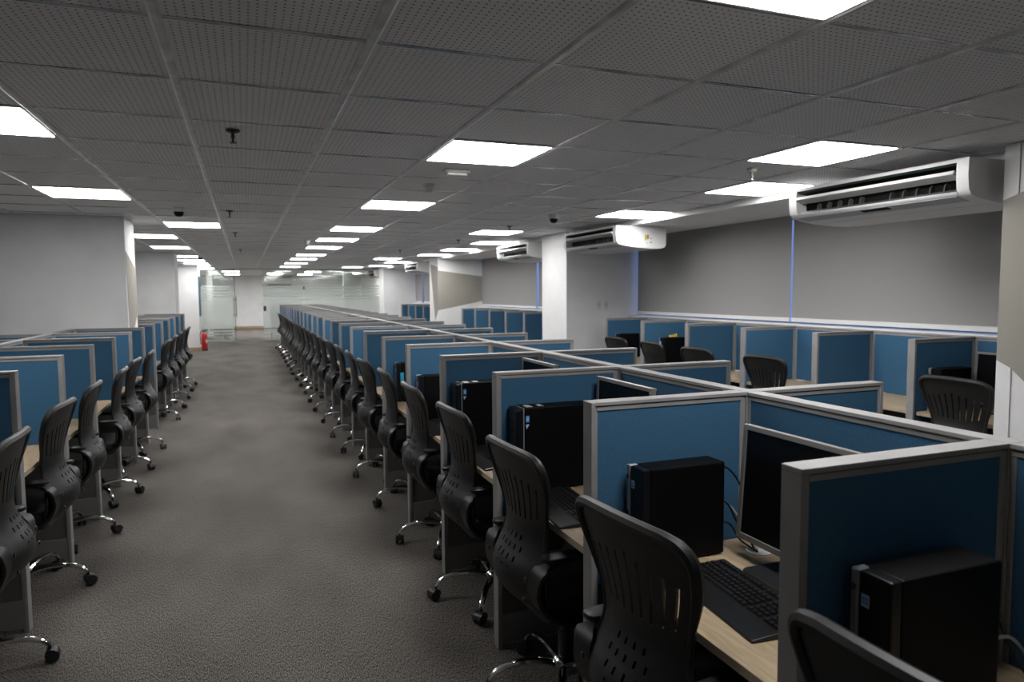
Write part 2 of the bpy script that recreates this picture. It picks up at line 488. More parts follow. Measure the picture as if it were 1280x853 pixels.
# ------------------------------------------------------------------ windows, blinds
def window_bay(n, y0, y1, joints):
    w = struct('window_%d' % n, MB().box(XR+.02, XR+.08, y0, y1, 1.262, 1.276).box(XR+.02, XR+.08, y0, y1, 2.38, 2.43).mesh('window_frame', 'frame_dark'))
    for y in joints:
        struct('mullion', BX(XR+.02, XR+.08, y-.02, y+.02, 1.276, 2.38).mesh('mullion', 'frame_dark'), w)
    ys = [y0]+list(joints)+[y1]
    for a, b in zip(ys[:-1], ys[1:]):
        struct('pane', BX(XR+.045, XR+.052, a, b, 1.276, 2.38).mesh('pane', 'pane'), w)
    struct('sill', BX(5.20, XR+.02, y0, y1, 1.250, 1.274).mesh('sill', 'wall', .002), w)
window_bay(1, 2.775, 8.81, [4.3, 7.2])
window_bay(2, 9.66, 15.8, [10.9, 14.2])
window_bay(3, 16.6, 22.7, [18.3, 20.4])
struct('wall_right_near', BX(XR, XR+.15, NEAR, 1.90, 1.27, 2.6).mesh('wall_right_near', 'wall'))
struct('wall_right_far', BX(XR, XR+.15, 23.5, FAR, 1.27, 2.6).mesh('wall_right_far', 'wall'))
blinds = [(2.80, 5.700, 'wide grey roller blind behind the nearest air conditioner'), (5.728, 8.735, 'grey roller blind left of the bright slit, beside the white pillar with outlets'),
          (9.70, 12.36, 'grey roller blind just behind the second white pillar, right of its bright slit'), (12.47, 15.78, 'grey roller blind beside the pillar with the painted beige shape'),
          (16.62, 21.55, 'distant grey roller blind beyond the painted pillar'), (21.72, 22.66, 'narrow distant grey roller blind next to the last pillar'),
          (NEAR+.05, 1.86, 'grey roller blind hidden behind the nearest pillar')]
for a, b, lb in blinds[:6]:
    t = thing('roller_blind', lb, 'blind', (5.32, a, 1.282), 0, 'grey roller blinds on the windows')
    L = b-a
    put('blind_fabric', BX(-.002, .002, 0, L, .05, 1.1095).mesh('blind_fabric', 'blind'), t)
    put('bottom_rail', BX(-.014, .010, 0, L, .010, .052).mesh('bottom_rail', 'white', .004), t)
    put('roller_tube', MB().lathe([(.022, 0), (.022, L)], 10, (0.026, 0, 1.086), 'y').mesh('roller', 'blind'), t)

# ------------------------------------------------------------------ cubicle partitions
T = .058          # thickness
def divider_meshes(L, x0=0):
    """divider along local +x from 0 to L; the free end at 0"""
    d = {}
    d['fabric_panel'] = BX(.022, L-.022, -.0235, .0235, .66, ZT-.024).mesh('fabric_panel', 'fabric', .003)
    d['lower_panel'] = BX(.026, L-.022, -.018, .018, .16, .66).mesh('lower_panel', 'laminate')
    d['kick_plate'] = BX(.02, L-.01, -.024, .024, .02, .16).mesh('kick_plate', 'kick', .002)
    r = MB().box(0, L, -T/2, T/2, ZT-.012, ZT).box(.004, L, -T/2+.006, T/2-.006, ZT-.0165, ZT-.012).box(.02, L-.02, -T/2+.003, T/2-.003, ZT-.029, ZT-.0155)
    d['top_rail'] = r.mesh('top_rail', 'silver', .0012)
    p = MB().box(0, .016, -T/2, T/2, .0, ZT-.012).box(.016, .025, -T/2+.004, T/2-.004, .0, ZT-.012)
    d['end_post'] = p.mesh('end_post', 'silver', .0015)
    d['inner_stile'] = BX(L-.024, L-.002, -T/2+.004, T/2-.004, .0, ZT-.018).mesh('inner_stile', 'silver', .0015)
    g = MB().box(.018, L, -T/2+.0045, T/2-.0045, ZT-.0160, ZT-.0118)
    d['rail_groove'] = g.mesh('rail_groove', 'silver_dark')
    return d
def spine_meshes(L):
    """spine section along local +y: a crossing post at 0, panel up to L"""
    d = {}
    h = T/2
    d['fabric_panel'] = BX(-.0235, .0235, h+.012, L-h-.012, .66, ZT-.024).mesh('fabric_panel', 'fabric', .003)
    d['lower_panel'] = BX(-.018, .018, h+.01, L-h-.01, .05, .66).mesh('lower_panel', 'laminate')
    r = MB().box(-h, h, h, L-h, ZT-.012, ZT).box(-h+.003, h-.003, h, L-h, ZT-.029, ZT-.0155)
    d['top_rail'] = r.mesh('top_rail', 'silver', .0012)
    d['rail_groove'] = BX(-h+.0045, h-.0045, h, L-h, ZT-.0160, ZT-.0118).mesh('rail_groove', 'silver_dark')
    p = MB().box(-h, h, -h, h, 0, ZT+.0005).box(-h+.004, h-.004, h, h+.014, 0, ZT-.029).box(-h+.004, h-.004, L-h-.014, L-h, 0, ZT-.029)
    d['post'] = p.mesh('post', 'silver', .0015)
    return d
def build(root, d):
    for n, me in d.items(): put(n, me, root)

LD = XS-T/2-XE
dv = divider_meshes(LD)
NK = list(range(-1, 24))
proto = None
for k in [-2]+NK:
    i = k+1
    lab = 'silver-framed blue divider, %s from the camera along the right of the corridor' % (ORD[i] if i >= 0 else 'nearest')
    if k == -2: continue
    if proto is None:
        proto = thing('desk_divider', lab, 'partition', (XE, YK(k), 0), 0, 'blue dividers of the middle row, corridor side')
        build(proto, dv)
    else: dup(proto, (XE, YK(k), 0), 0, lab)
for k in range(0, 24):
    lab = 'blue divider beyond the middle row spine, %s from the camera, window side' % ORD[k]
    dup(proto, (2*XS-XE-.02, YK(k), 0), math.pi, lab, 'blue dividers of the middle row, window side')
sm = spine_meshes(DY)
sproto = None
for k in range(-1, 23):
    lab = 'blue partition forming the middle row spine, %s section from the camera' % ORD[k+1]
    if sproto is None:
        sproto = thing('spine_partition', lab, 'partition', (XS, YK(k), 0), 0, 'centre line partitions of the middle row')
        build(sproto, sm)
    else: dup(sproto, (XS, YK(k), 0), 0, lab)
# a post closes the middle row's near and far ends
put_post = MB().box(-T/2, T/2, -T/2, T/2, 0, ZT).mesh('end_post', 'silver', .0015)
tag(put('partition_post', put_post, None, (XS, YK(23), 0)), 'silver post closing the far end of the middle row', 'post')
# near-most centre section, running out of the frame toward the camera
nk = dup(sproto, (XS, YK(-2), 0), 0, 'low blue partition at the right edge behind the nearest computer tower')

# left row
dl = divider_meshes(XLE-XLS-T/2)
lproto = None
jl = list(range(-1, 6)) + list(range(6, 12))
for n_, j in enumerate(jl):
    lab = 'silver-framed blue divider, %s from the camera along the left of the corridor' % ORD[n_]
    if lproto is None:
        lproto = thing('desk_divider', lab, 'partition', (XLE, YL(j), 0), math.pi, 'blue dividers of the left row')
        build(lproto, dl)
    elif j in (0, 1, 2, 3, 4, 5, 6, 7, 8, 9, 10, 11):
        dup(lproto, (XLE, YL(j) + (.03 if j > 5 else 0), 0), math.pi, lab)
for n_, j in enumerate(range(0, 5)):
    dup(lproto, (2*XLS-XLE+.02, YL(j), 0), 0, 'blue divider behind the left row spine, %s from the camera' % ORD[n_], 'blue dividers behind the left row')
sl = spine_meshes(.903)
slp = None
js = list(range(-1, 5)) + list(range(6, 11))
for n_, j in enumerate(js):
    lab = 'blue partition forming the left row spine, %s section from the camera' % ORD[n_]
    if slp is None:
        slp = thing('spine_partition', lab, 'partition', (XLS, YL(j), 0), 0, 'centre line partitions of the left row')
        build(slp, sl)
    else: dup(slp, (XLS, YL(j)+(.03 if j > 5 else 0), 0), 0, lab)

# window-side cubicles: three bays
dr = divider_meshes(XRB-T/2-XRE)
rp = None; sp = None
YR = {1: [2.79+.903*i for i in range(0, 7)], 2: [10.10+.903*i for i in range(6)], 3: [17.27+.903*i for i in range(5)]}
YR[1] = [2.815] + [3.6+.905*i for i in range(6)]
sr = spine_meshes(.905)
bay_n = {1: 'between the two nearest pillars', 2: 'before the painted pillar', 3: 'beyond the painted pillar'}
for bay, ys in YR.items():
    for i, y in enumerate(ys):
        lab = 'blue window cubicle divider %s, %s from the camera' % (bay_n[bay], ORD[i])
        if rp is None:
            rp = thing('window_divider', lab, 'partition', (XRE, y, 0), 0, 'blue dividers of the window cubicles')
            build(rp, dr)
        else: dup(rp, (XRE, y, 0), 0, lab)
        if i == len(ys)-1: continue
        lab = 'blue back partition under the blinds %s, %s from the camera' % (bay_n[bay], ORD[i])
        if bay == 1 and i == 0:
            t = thing('back_partition', lab, 'partition', (XRB, y, 0), 0, 'blue back partitions of the window cubicles')
            build(t, spine_meshes(ys[1]-ys[0]))
            continue
        if sp is None:
            sp = thing('back_partition', lab, 'partition', (XRB, y, 0), 0, 'blue back partitions of the window cubicles')
            build(sp, sr)
        else: dup(sp, (XRB, y, 0), 0, lab)
    tag(put('partition_post', put_post, None, (XRB, ys[-1], 0)), 'silver corner post ending the window cubicles %s' % bay_n[bay], 'post')

# ------------------------------------------------------------------ worktops
def worktop_meshes(w, depth):
    d = {}
    d['top'] = BX(.004, depth, 0, w, DESK-.026, DESK).mesh('top', 'wood')
    d['edge_band'] = BX(0, .004, 0, w, DESK-.026, DESK).mesh('edge_band', 'edge', .0008)
    d['bracket'] = MB().prism([(.06, DESK-.026), (depth-.02, DESK-.026), (depth-.02, DESK-.16), (depth-.06, DESK-.16)], 'y', .012, .016).prism([(.06, DESK-.026), (depth-.02, DESK-.026), (depth-.02, DESK-.16), (depth-.06, DESK-.16)], 'y', w-.016, w-.012).mesh('bracket', 'kick')
    d['cable_grommet'] = MB().lathe([(.042, DESK-.001), (.042, DESK+.003), (.028, DESK+.0035), (.0265, DESK+.001)], 20, (depth-.055, w-.13, 0)).mesh('cable_grommet', 'white')
    return d
W0 = DY-T
wt = worktop_meshes(W0, XS-T/2+.006-1.065)
wp = None
for k in range(-2, 23):
    lab = 'light oak worktop, %s desk place from the camera, right of the corridor' % ORD[k+2]
    y = YK(k)+T/2
    if wp is None:
        wp = thing('worktop', lab, 'desk', (1.065, y, 0), 0, 'oak worktops of the middle row'); build(wp, wt)
    else: dup(wp, (1.065, y, 0), 0, lab)
wl = worktop_meshes(.903-T, 1.05-.4)
wlp = None
for n_, j in enumerate(list(range(-1, 5)) + list(range(6, 11))):
    lab = 'light oak worktop at the %s desk place from the camera, left of the corridor' % ORD[n_]
    y = YL(j)+.903-T/2+(.03 if j > 5 else 0)
    if wlp is None:
        wlp = thing('worktop', lab, 'desk', (-1.045, y, 0), math.pi, 'oak worktops of the left row')
        d = worktop_meshes(.903-T, XLE-.03-(XLS+T/2-.006)); build(wlp, d)
    else: dup(wlp, (-1.045, y, 0), math.pi, lab)
wr = worktop_meshes(.905-T, XRB-T/2+.006-4.485)
wrp = None
for bay, ys in YR.items():
    for i, y in enumerate(ys[:-1]):
        lab = 'light oak window cubicle worktop %s, %s from the camera' % (bay_n[bay], ORD[i])
        if bay == 1 and i == 0:
            t = thing('worktop', lab, 'desk', (4.485, y+T/2, 0), 0, 'oak worktops of the window cubicles')
            build(t, worktop_meshes(ys[1]-ys[0]-T, XRB-T/2+.006-4.485)); continue
        if wrp is None:
            wrp = thing('worktop', lab, 'desk', (4.485, y+T/2, 0), 0, 'oak worktops of the window cubicles'); build(wrp, wr)
        else: dup(wrp, (4.485, y+T/2, 0), 0, lab)

# ------------------------------------------------------------------ office chair (faces local +x, hub at the origin)
def lerp_tab(tab, z):
    for a, b in zip(tab[:-1], tab[1:]):
        if z <= b[0]:
            t = (z-a[0])/(b[0]-a[0]); t = t*t*(3-2*t) if False else t
            return [p+(q-p)*t for p, q in zip(a, b)]
    return list(tab[-1])
BT = [(.405, .150, .195, .02), (.44, .225, .218, .05), (.49, .272, .232, .075), (.54, .288, .234, .085), (.59, .276, .218, .075), (.64, .248, .194, .06),
      (.69, .224, .180, .045), (.74, .212, .182, .035), (.80, .214, .197, .03), (.87, .225, .222, .03), (.92, .236, .236, .03), (.965, .247, .244, .028), (.992, .254, .239, .026), (1.010, .258, .224, .022), (1.022, .261, .200, .018), (1.029, .263, .160, .012)]
BTS = bez([tuple(r) for r in [(z, b, h) for z, b, h, c in BT]], 8)
CURL = [(z, c) for z, b, h, c in BT]
def backrest():
    nv = 84; nu = 40
    rows = [BTS[int(round(i*(len(BTS)-1)/nv))] for i in range(nv+1)]
    m = MB()
    for z, b, h in rows:
        c = lerp_tab(CURL, z)[1]
        for j in range(nu+1):
            u = -1+2*j/nu
            m.v.append((-(b-c*u*u), h*u, z))
    keep = []
    for i in range(nv):
        z = (rows[i][0]+rows[i+1][0])/2
        for j in range(nu):
            hole = False
            jj = abs(j-19.5)
            if j % 4 == 0 and 4 <= j <= 36:
                if .755+.0012*jj < z < .935-.0018*jj: hole = True
            if .575 < z < .70 and jj < 11:
                q = i % 4
                if q in (0, 1) and (j + (2 if (i//4) % 2 else 0)) % 4 == 1 and jj < 11-abs(z-.64)*90: hole = True
            if not hole: keep.append((i*(nu+1)+j, i*(nu+1)+j+1, (i+1)*(nu+1)+j+1, (i+1)*(nu+1)+j))
    m.f = keep
    me = bpy.data.meshes.new('backrest'); me.from_pydata(m.v, [], m.f)
    bm = bmesh.new(); bm.from_mesh(me)
    bmesh.ops.recalc_face_normals(bm, faces=bm.faces)
    bmesh.ops.solidify(bm, geom=bm.faces[:], thickness=.012)
    lo = [v for v in bm.verts if not v.link_faces]
    bmesh.ops.delete(bm, geom=lo, context='VERTS')
    bm.to_mesh(me); bm.free()
    me.materials.append(MT['chair'])
    me.polygons.foreach_set('use_smooth', [True]*len(me.polygons))
    me.set_sharp_from_angle(angle=math.radians(50))
    # rolled rim round the outline
    left = []; right = []
    for i in range(0, nv+1, 3):
        z, b, h = rows[i]; c = lerp_tab(CURL, z)[1]
        if z < .47: continue
        left.append((-(b-c)+.004, -h, z)); right.append((-(b-c)+.004, h, z))
    z, b, h = rows[-1]; c = lerp_tab(CURL, z)[1]
    top = [(-(b-c*u*u)+.004, h*u, z+.004*(1-u*u)) for u in [-1+2*t/10 for t in range(1, 10)]]
    path = left+top+right[::-1]
    path = [p for q, p in enumerate(path) if q == 0 or (Vector(p)-Vector(path[q-1])).length > .004]
    rim = MB().sweep(path, lambda i: circ(.010+.008*max(0, min(1, (path[i][2]-.80)/.12)), 8), False, (1, 0, 0)).mesh('back_rim', 'chair', 0, 1, True)
    return me, rim
back_me, rim_me = backrest()
seat = MB()
def rounded(x0, x1, y0, y1, r, n=5):
    o = []
    for cx, cy, a0 in ((x1-r, y1-r, 0), (x0+r, y1-r, 90), (x0+r, y0+r, 180), (x1-r, y0+r, 270)):
        for i in range(n+1):
            a = math.radians(a0+90*i/n); o.append((cx+r*math.cos(a), cy+r*math.sin(a)))
    return o
seat.prism(rounded(-.20, .27, -.235, .235, .07), 'z', .430, .495)
seat_me = seat.mesh('seat', 'cushion', .02, 3, True)
pan_me = MB().prism(rounded(-.19, .25, -.22, .22, .06), 'z', .400, .431).mesh('seat_pan', 'chair', .008, 2, True)
def arm(s):
    y = .252*s
    y = .224*s
    pts = bez([(-.235, y*.93, .57), (-.215, y, .615), (-.13, y*1.04, .648), (.03, y*1.06, .652), (.13, y*1.05, .640), (.175, y*1.03, .59), (.155, y, .50), (.09, y*.97, .425), (-.02, y*.94, .395), (-.12, y*.92, .405), (-.20, y*.90, .455), (-.235, y*.90, .52), (-.235, y*.93, .57)], 4)[:-1]
    sec = [(-.022, -.008), (.022, -.008), (.022, .008), (-.022, .008)]
    n = len(pts); b = MB()
    # band whose width runs along y
    V = []
    for i in range(n):
        t = Vector(pts[(i+1) % n])-Vector(pts[i-1]); t.y = 0; t.normalize()
        nm = Vector((t.z, 0, -t.x))
        wid = .026 if pts[i][2] > .62 else .046
        for p, q in ((-1, -1), (1, -1), (1, 1), (-1, 1)):
            w = Vector(pts[i]) + Vector((0, wid*p, 0)) + nm*.008*q
            b.v.append(tuple(w))
    for i in range(n):
        k = (i+1) % n
        for a_ in range(4):
            c = (a_+1) % 4
            b.f.append((i*4+a_, i*4+c, k*4+c, k*4+a_))
    return b.mesh('armrest', 'chair', .003, 1, True), MB().prism(rounded(-.215, .14, y*1.03-.034, y*1.03+.034, .028, 4), 'z', .650, .668).mesh('arm_pad', 'chair', .006, 2, True), \
        [MB().lathe([(.010, 0), (.010, .006)], 10, q, 'x').mesh('screw', 'rubber') for q in ((-.262, y*.80, .575), (-.272, y*.82, .505))]
armL, padL, scL = arm(1); armR, padR, scR = arm(-1)
mech_me = MB().box(-.11, .09, -.08, .08, .345, .402).box(-.02, .02, .08, .20, .372, .384).mesh('tilt_mechanism', 'black', .008, 2)
gas_me = MB().lathe([(.027, .13), (.027, .25), (.019, .25), (.019, .36)], 12).mesh('gas_column', 'black', 0, 1, True)
hub_me = MB().lathe([(.02, .075), (.045, .08), (.047, .135), (.036, .148), (.028, .15)], 16).mesh('base_hub', 'chrome', 0, 1, True)
leg_path = bez([(.035, 0, .112), (.10, 0, .130), (.17, 0, .136), (.24, 0, .126), (.29, 0, .102), (.315, 0, .075)], 4)
leg_me = MB().sweep(leg_path, lambda i: circ(.021-.009*i/len(leg_path), 8, .015-.005*i/len(leg_path)), False).mesh('base_leg', 'chrome', 0, 1, True)
cas = MB()
for sgn in (-1, 1):
    cas.lathe([(.012, .006*sgn), (.025, .007*sgn), (.0275, .012*sgn), (.0275, .020*sgn), (.023, .026*sgn), (.010, .027*sgn)], 14, (.012, 0, -.047), 'y')
cas.prism([(-.018, -.045), (-.014, -.020), (.0, -.012), (.02, -.014), (.036, -.028), (.040, -.046), (.03, -.046), (.02, -.03), (-.005, -.03)], 'y', -.026, .026)
cas.lathe([(.007, -.02), (.007, .012)], 8)
cas_me = cas.mesh('caster', 'rubber', 0, 1, True)

def make_chair(label, loc, rz, base_rot, group):
    t = thing('office_chair', label, 'chair', loc, rz, group)
    put('backrest', back_me, t)
    put('back_rim', rim_me, t)
    put('seat', seat_me, t); put('seat_pan', pan_me, t)
    for am, pd, sc in ((armL, padL, scL), (armR, padR, scR)):
        a = put('armrest', am, t); put('arm_pad', pd, a); [put('screw', q, a) for q in sc]
    put('tilt_mechanism', mech_me, t); put('gas_column', gas_me, t)
    h = put('base_hub', hub_me, t, label='polished chrome hub')
    for i in range(5):
        an = base_rot + i*2*math.pi/5
        lg = put('base_leg', leg_me, t, (0, 0, 0), (0, 0, an), label='polished chrome leg')
        put('caster', cas_me, lg, (.315, 0, .075), (0, 0, random.uniform(-2, 2)))
    return t
chp = None
for i, k in enumerate(range(-2, 22)):
    yaw = [.02, .10, .05, .03, .0, -.03, .06, -.05][i % 8] if i < 8 else random.uniform(-.06, .06)
    dyo = {0: .12, 1: .04, 2: .03, 3: .055, 4: .06, 5: .05}.get(i, .03+random.uniform(-.03, .03))
    dx = {0: .005, 1: -.03, 2: -.01, 3: .02}.get(i, random.uniform(-.02, .02))
    lab = 'black plastic office chair, %s from the camera on the right of the corridor' % ORD[i]
    make_chair(lab, (1.185+dx, YK(k)+DY/2+dyo, 0), yaw, math.radians([180, 165, 170, 166, 172, 184][i % 6])-yaw, 'black office chairs right of the corridor')
LCH = [(3.45, 0), (4.40, 1), (5.25, 2), (6.20, 3), (7.08, 4), (7.98, 5), (9.84, 6), (10.74, 7), (11.64, 8), (12.55, 9), (13.43, 10)]
for i, (y, j) in enumerate(LCH):
    yaw = math.pi+[.03, -.04, .02, .05, -.02][i % 5]
    lab = 'black plastic office chair, %s from the camera on the left of the corridor' % ORD[i]
    make_chair(lab, (-1.165+random.uniform(-.015, .015), y, 0), yaw, math.radians([10, 0, 5, 12, 8][i % 5])+math.pi, 'black office chairs left of the corridor')
RCH = [(3.185, 4.56, 0), (4.92, 4.50, .04), (5.90, 4.50, .02), (6.81, 4.56, -.06), (7.72, 4.60, .03)]
for i, (y, x, yw) in enumerate(RCH):
    make_chair('black plastic office chair at the window cubicles, %s from the camera' % ORD[i], (x, y, 0), yw, math.radians(180+3*i), 'black office chairs at the window cubicles')

# ------------------------------------------------------------------ computers
def pc_meshes(h, d, w, kind):
    """tower: front at local x=0 facing -x, body toward +x; y from -w to 0; stands on z=0"""
    m = {}
    if kind == 'slim':
        m['body'] = BX(.030, d, -w, 0, .006, h).mesh('body', 'pc_side', .006, 2)
        m['front_panel'] = BX(0, .030, -w, -.018, .004, h).mesh('front_panel', 'pc', .005, 2)
        m['silver_strip'] = BX(-.004, .030, -.018, 0, .004, h+.001).mesh('silver_strip', 'pc_silver', .003)
        v = MB()
        for i in range(6): v.box(-.0052, -.003, -.013, -.006, .03+.024*i, .045+.024*i)
        m['port_slots'] = v.mesh('port_slots', 'ac_dark')
        m['sticker'] = BX(-.0012, .0005, -.044, -.025, h-.072, h-.046).mesh('sticker', 'sticker_light')
        s = MB()
        for a in (0, 1):
            for b in (0, 1): s.box(-.0018, -.001, -.042+.008*a, -.0355+.008*a, h-.066+.008*b, h-.0595+.008*b)
        m['sticker_print'] = s.mesh('sticker_print', 'led_blue')
        e = MB()
        ring = [(-.0048, -.009+.0065*math.cos(t), h-.038+.0065*math.sin(t)) for t in [2*math.pi*i/20 for i in range(20)]]
        e.sweep(ring, circ(.0009, 5), True, (1, 0, 0))
        e.box(-.0052, -.0044, -.0112, -.0102, h-.041, h-.033).box(-.0052, -.0044, -.0080, -.0070, h-.043, h-.036)
        e.box(-.0052, -.0044, -.0102, -.0092, h-.0385, h-.0375).box(-.0052, -.0044, -.0090, -.0080, h-.0385, h-.0375)
        m['emblem'] = e.mesh('emblem', 'pc')
        m['rubber_foot'] = MB().box(.05, .08, -w+.01, -.01, 0, .006).box(d-.08, d-.05, -w+.01, -.01, 0, .006).mesh('rubber_foot', 'rubber')
        m['rear_connector'] = MB().box(d, d+.018, -.07, -.045, h*.55, h*.72).box(d, d+.012, -.06, -.03, h*.25, h*.30).mesh('rear_connector', 'black', .003)
    else:
        m['body'] = BX(.036, d, -w, 0, .008, h).mesh('body', 'pc_side', .005, 2)
        m['front_panel'] = BX(0, .032, -w, 0, .004, h-.002).mesh('front_panel', 'pc', .010, 3)
        m['silver_strip'] = BX(.031, .0365, -w-.0015, .0015, .004, h+.001).mesh('silver_strip', 'pc_silver', .001)
        m['badge'] = BX(.044, .060, -w-.0012, -w+.0005, h-.062, h-.034).mesh('badge', 'led_blue')
        m['badge_print'] = BX(.048, .056, -w-.0016, -w-.0011, h-.054, h-.042).mesh('badge_print', 'sticker_light')
        m['badge_corner'] = MB().prism([(.044, h-.072), (.060, h-.072), (.047, h-.092)], 'y', -w-.0012, -w+.0005).mesh('badge_corner', 'sticker_light')
        m['paper_tag'] = MB().box(.055, .085, -w+.02, -.03, h-.0005, h+.001).box(.115, .142, -w+.03, -.025, h-.0005, h+.001).mesh('paper_tag', 'offwhite')
        m['rubber_foot'] = MB().box(.05, .08, -w+.01, -.01, 0, .008).box(d-.08, d-.05, -w+.01, -.01, 0, .008).mesh('rubber_foot', 'rubber')
        v = MB()
        for i in range(3): v.box(-.0004, .0015, -w+.012, -.012, h-.06-.045*i, h-.058-.045*i)
        m['drive_seam'] = v.mesh('drive_seam', 'ac_dark')
    return m
slim = pc_meshes(.315, .315, .094, 'slim'); tall = pc_meshes(.375, .40, .105, 'tall')
def computer(label, m, loc, rz=0, group='computer towers on the desks'):
    t = thing('computer_tower', label, 'computer', loc, rz, group)
    build(t, m); return t
G = T/2-.004
computer('slim black computer tower with silver strip, nearest, at the bottom right corner', slim, (1.145, YK(-1)-G-.026, DESK), 0)
computer('slim black computer tower with small blue sticker, second from the camera, beside a monitor', slim, (1.155, YK(0)-G-.018, DESK), 0)
computer('tall black computer tower with blue badges and paper tags on top, third from the camera', tall, (1.082, YK(1)-G-.006, DESK), 0)
computer('tall black computer tower with one blue badge, fourth from the camera', tall, (1.075, YK(2)-G-.012, DESK), 0)
computer('black computer tower in the middle row, fifth from the camera', slim, (1.09, YK(3)-G-.02, DESK), 0)
computer('black computer tower in the middle row, sixth from the camera, with a cyan sticker', slim, (1.125, YK(4)-G-.02, DESK), 0)
put('cyan_sticker', BX(.022, .050, -.0955, -.0938, .15, .24).mesh('cyan_sticker', 'cyan'), bpy.data.objects['computer_tower.005'])
computer('black computer tower with silver strip behind the nearest window cubicle chair', slim, (4.56, 3.6-G-.03, DESK), 0)
computer('black computer tower under a yellow packet in the window cubicles', slim, (4.665, YR[1][5]-G-.02, DESK), 0)
computer('black computer tower in the window cubicle beside the outlet pillar', slim, (4.57, YR[1][6]-G-.03, DESK), 0)
m = MB(); random.seed(3)
for i in range(4):
    m.sweep(bez([(-.05+.03*i, -.02, 0.008), (-.03+.03*i, .0, .02+.006*i), (-.02+.03*i, .025, .012), (.0+.03*i, .01, .006)], 5), circ(.007, 6), False)
tag(put('yellow_packet', m.mesh('yellow_packet', 'yellow', 0, 1, True), None, (4.82, YR[1][5]-G-.065, DESK+.316)), 'crumpled yellow packet lying on a tower in the window cubicles', 'packet')

def monitor_meshes(w, h):
    """screen faces -x; centre of screen at origin height 0 (bottom)"""
    m = {}; b = .017
    f = MB().box(-.012, .012, -w/2, w/2, 0, b+.003).box(-.012, .012, -w/2, w/2, h-b, h).box(-.012, .012, -w/2, -w/2+b, b, h-b).box(-.012, .012, w/2-b, w/2, b, h-b)
    m['bezel'] = f.mesh('bezel', 'bezel', .0015)
    m['screen'] = BX(-.007, .008, -w/2+b-.001, w/2-b+.001, b, h-b+.001).mesh('screen', 'screen')
    m['back_shell'] = MB().box(.010, .022, -w/2+.004, w/2-.004, .004, h-.004).box(.022, .045, -w/4, w/4, h*.2, h*.75).mesh('back_shell', 'black', .006, 2)
    return m
def stand(hz):
    return {'stand_neck': BX(.024, .050, -.035, .035, .012, hz+.13).mesh('stand_neck', 'black', .006, 2),
            'stand_base': MB().prism(rounded(-.09, .085, -.115, .115, .03), 'z', 0, .014).mesh('stand_base', 'black', .004, 2)}
def monitor(label, loc, rz, w, h, hz, tilt):
    t = thing('monitor', label, 'monitor', loc, rz, 'monitors on the desks')
    for n, me in monitor_meshes(w, h).items(): put(n, me, t, (0, 0, hz), (0, tilt, 0))
    for n, me in stand(hz).items(): put(n, me, t)
monitor('dark monitor with grey bezel at the second desk place, partly behind the nearest divider', (1.505, 1.605, DESK), .0, .455, .375, .068, math.radians(4))
monitor('dark monitor with silver top bezel at the third desk place from the camera', (1.50, 2.60, DESK), 0, .46, .375, .115, math.radians(3))
monitor('dark monitor just showing over the divider at the fourth desk place', (1.50, 3.53, DESK), 0, .46, .375, .120, math.radians(3))
monitor('dark monitor with pale bezel in the nearest window cubicle beside the pillar', (4.93, 3.245, DESK), 0, .46, .375, .05, math.radians(4))

def keyboard_meshes(single):
    L, D = .455, .165
    m = {}
    m['case'] = MB().prism([(-D/2-.05, 0), (D/2, 0), (D/2, .024), (-D/2+.01, .014), (-D/2-.05, .008)], 'y', -L/2, L/2).mesh('case', 'key', .003, 2)
    rows = [(.062, 1), (.034, 0), (.015, 0), (-.004, 0), (-.023, 0), (-.042, 2)]
    ks = []
    for x, t in rows:
        y = L/2-.012
        while y > -L/2+.03:
            w = .017
            if t == 2 and abs(y-.10) < .01: w = .11
            if t == 1 and int((y+1)*1000) % 5 == 0: y -= .008
            gap = .0195 if w < .1 else w+.003
            ks.append((x, y-w/2, w))
            y -= gap
            if abs(y+.075) < .010 or abs(y+.140) < .010: y -= .012
    return m, ks
km, ks = keyboard_meshes(True)
def keycap(w):
    h = .0085
    b = MB(); d = .0165
    b.v = [(-d/2, -w/2, 0), (d/2, -w/2, 0), (d/2, w/2, 0), (-d/2, w/2, 0), (-d/2+.002, -w/2+.002, h), (d/2-.003, -w/2+.002, h), (d/2-.003, w/2-.002, h), (-d/2+.002, w/2-.002, h)]
    b.f = [(0, 3, 2, 1), (4, 5, 6, 7), (0, 1, 5, 4), (1, 2, 6, 5), (2, 3, 7, 6), (3, 0, 4, 7)]
    return b
def kz(x): return .0135+.010*(x+.0725)/.155
kc = {.017: keycap(.017).mesh('key', 'key', .0008), .11: keycap(.11).mesh('key', 'key', .0008)}
allk = MB()
for x, y, w in ks:
    c = keycap(w); b0 = len(allk.v)
    allk.v += [(vx+x, vy+y, vz+kz(x)) for vx, vy, vz in c.v]; allk.f += [tuple(i+b0 for i in q) for q in c.f]
allk_me = allk.mesh('keys', 'key')
def keyboard(label, loc, rz, single=False):
    t = thing('keyboard', label, 'keyboard', loc, rz, 'black keyboards on the desks')
    build(t, km)
    if single:
        for x, y, w in ks: put('key', kc[w], t, (x, y, kz(x)))
    else:
        o = put('keys', allk_me, t); o['kind'] = 'stuff'
keyboard('large black keyboard on the oak worktop in front of the second monitor place', (1.305, 1.562, DESK), math.radians(-5), True)
keyboard('black keyboard half hidden beside the third computer tower', (1.21, 2.50, DESK), math.radians(-4))
keyboard('black keyboard beside the fourth computer tower', (1.20, 3.42, DESK), math.radians(3))
keyboard('black keyboard beside the fifth computer tower', (1.20, 4.32, DESK), math.radians(-3))

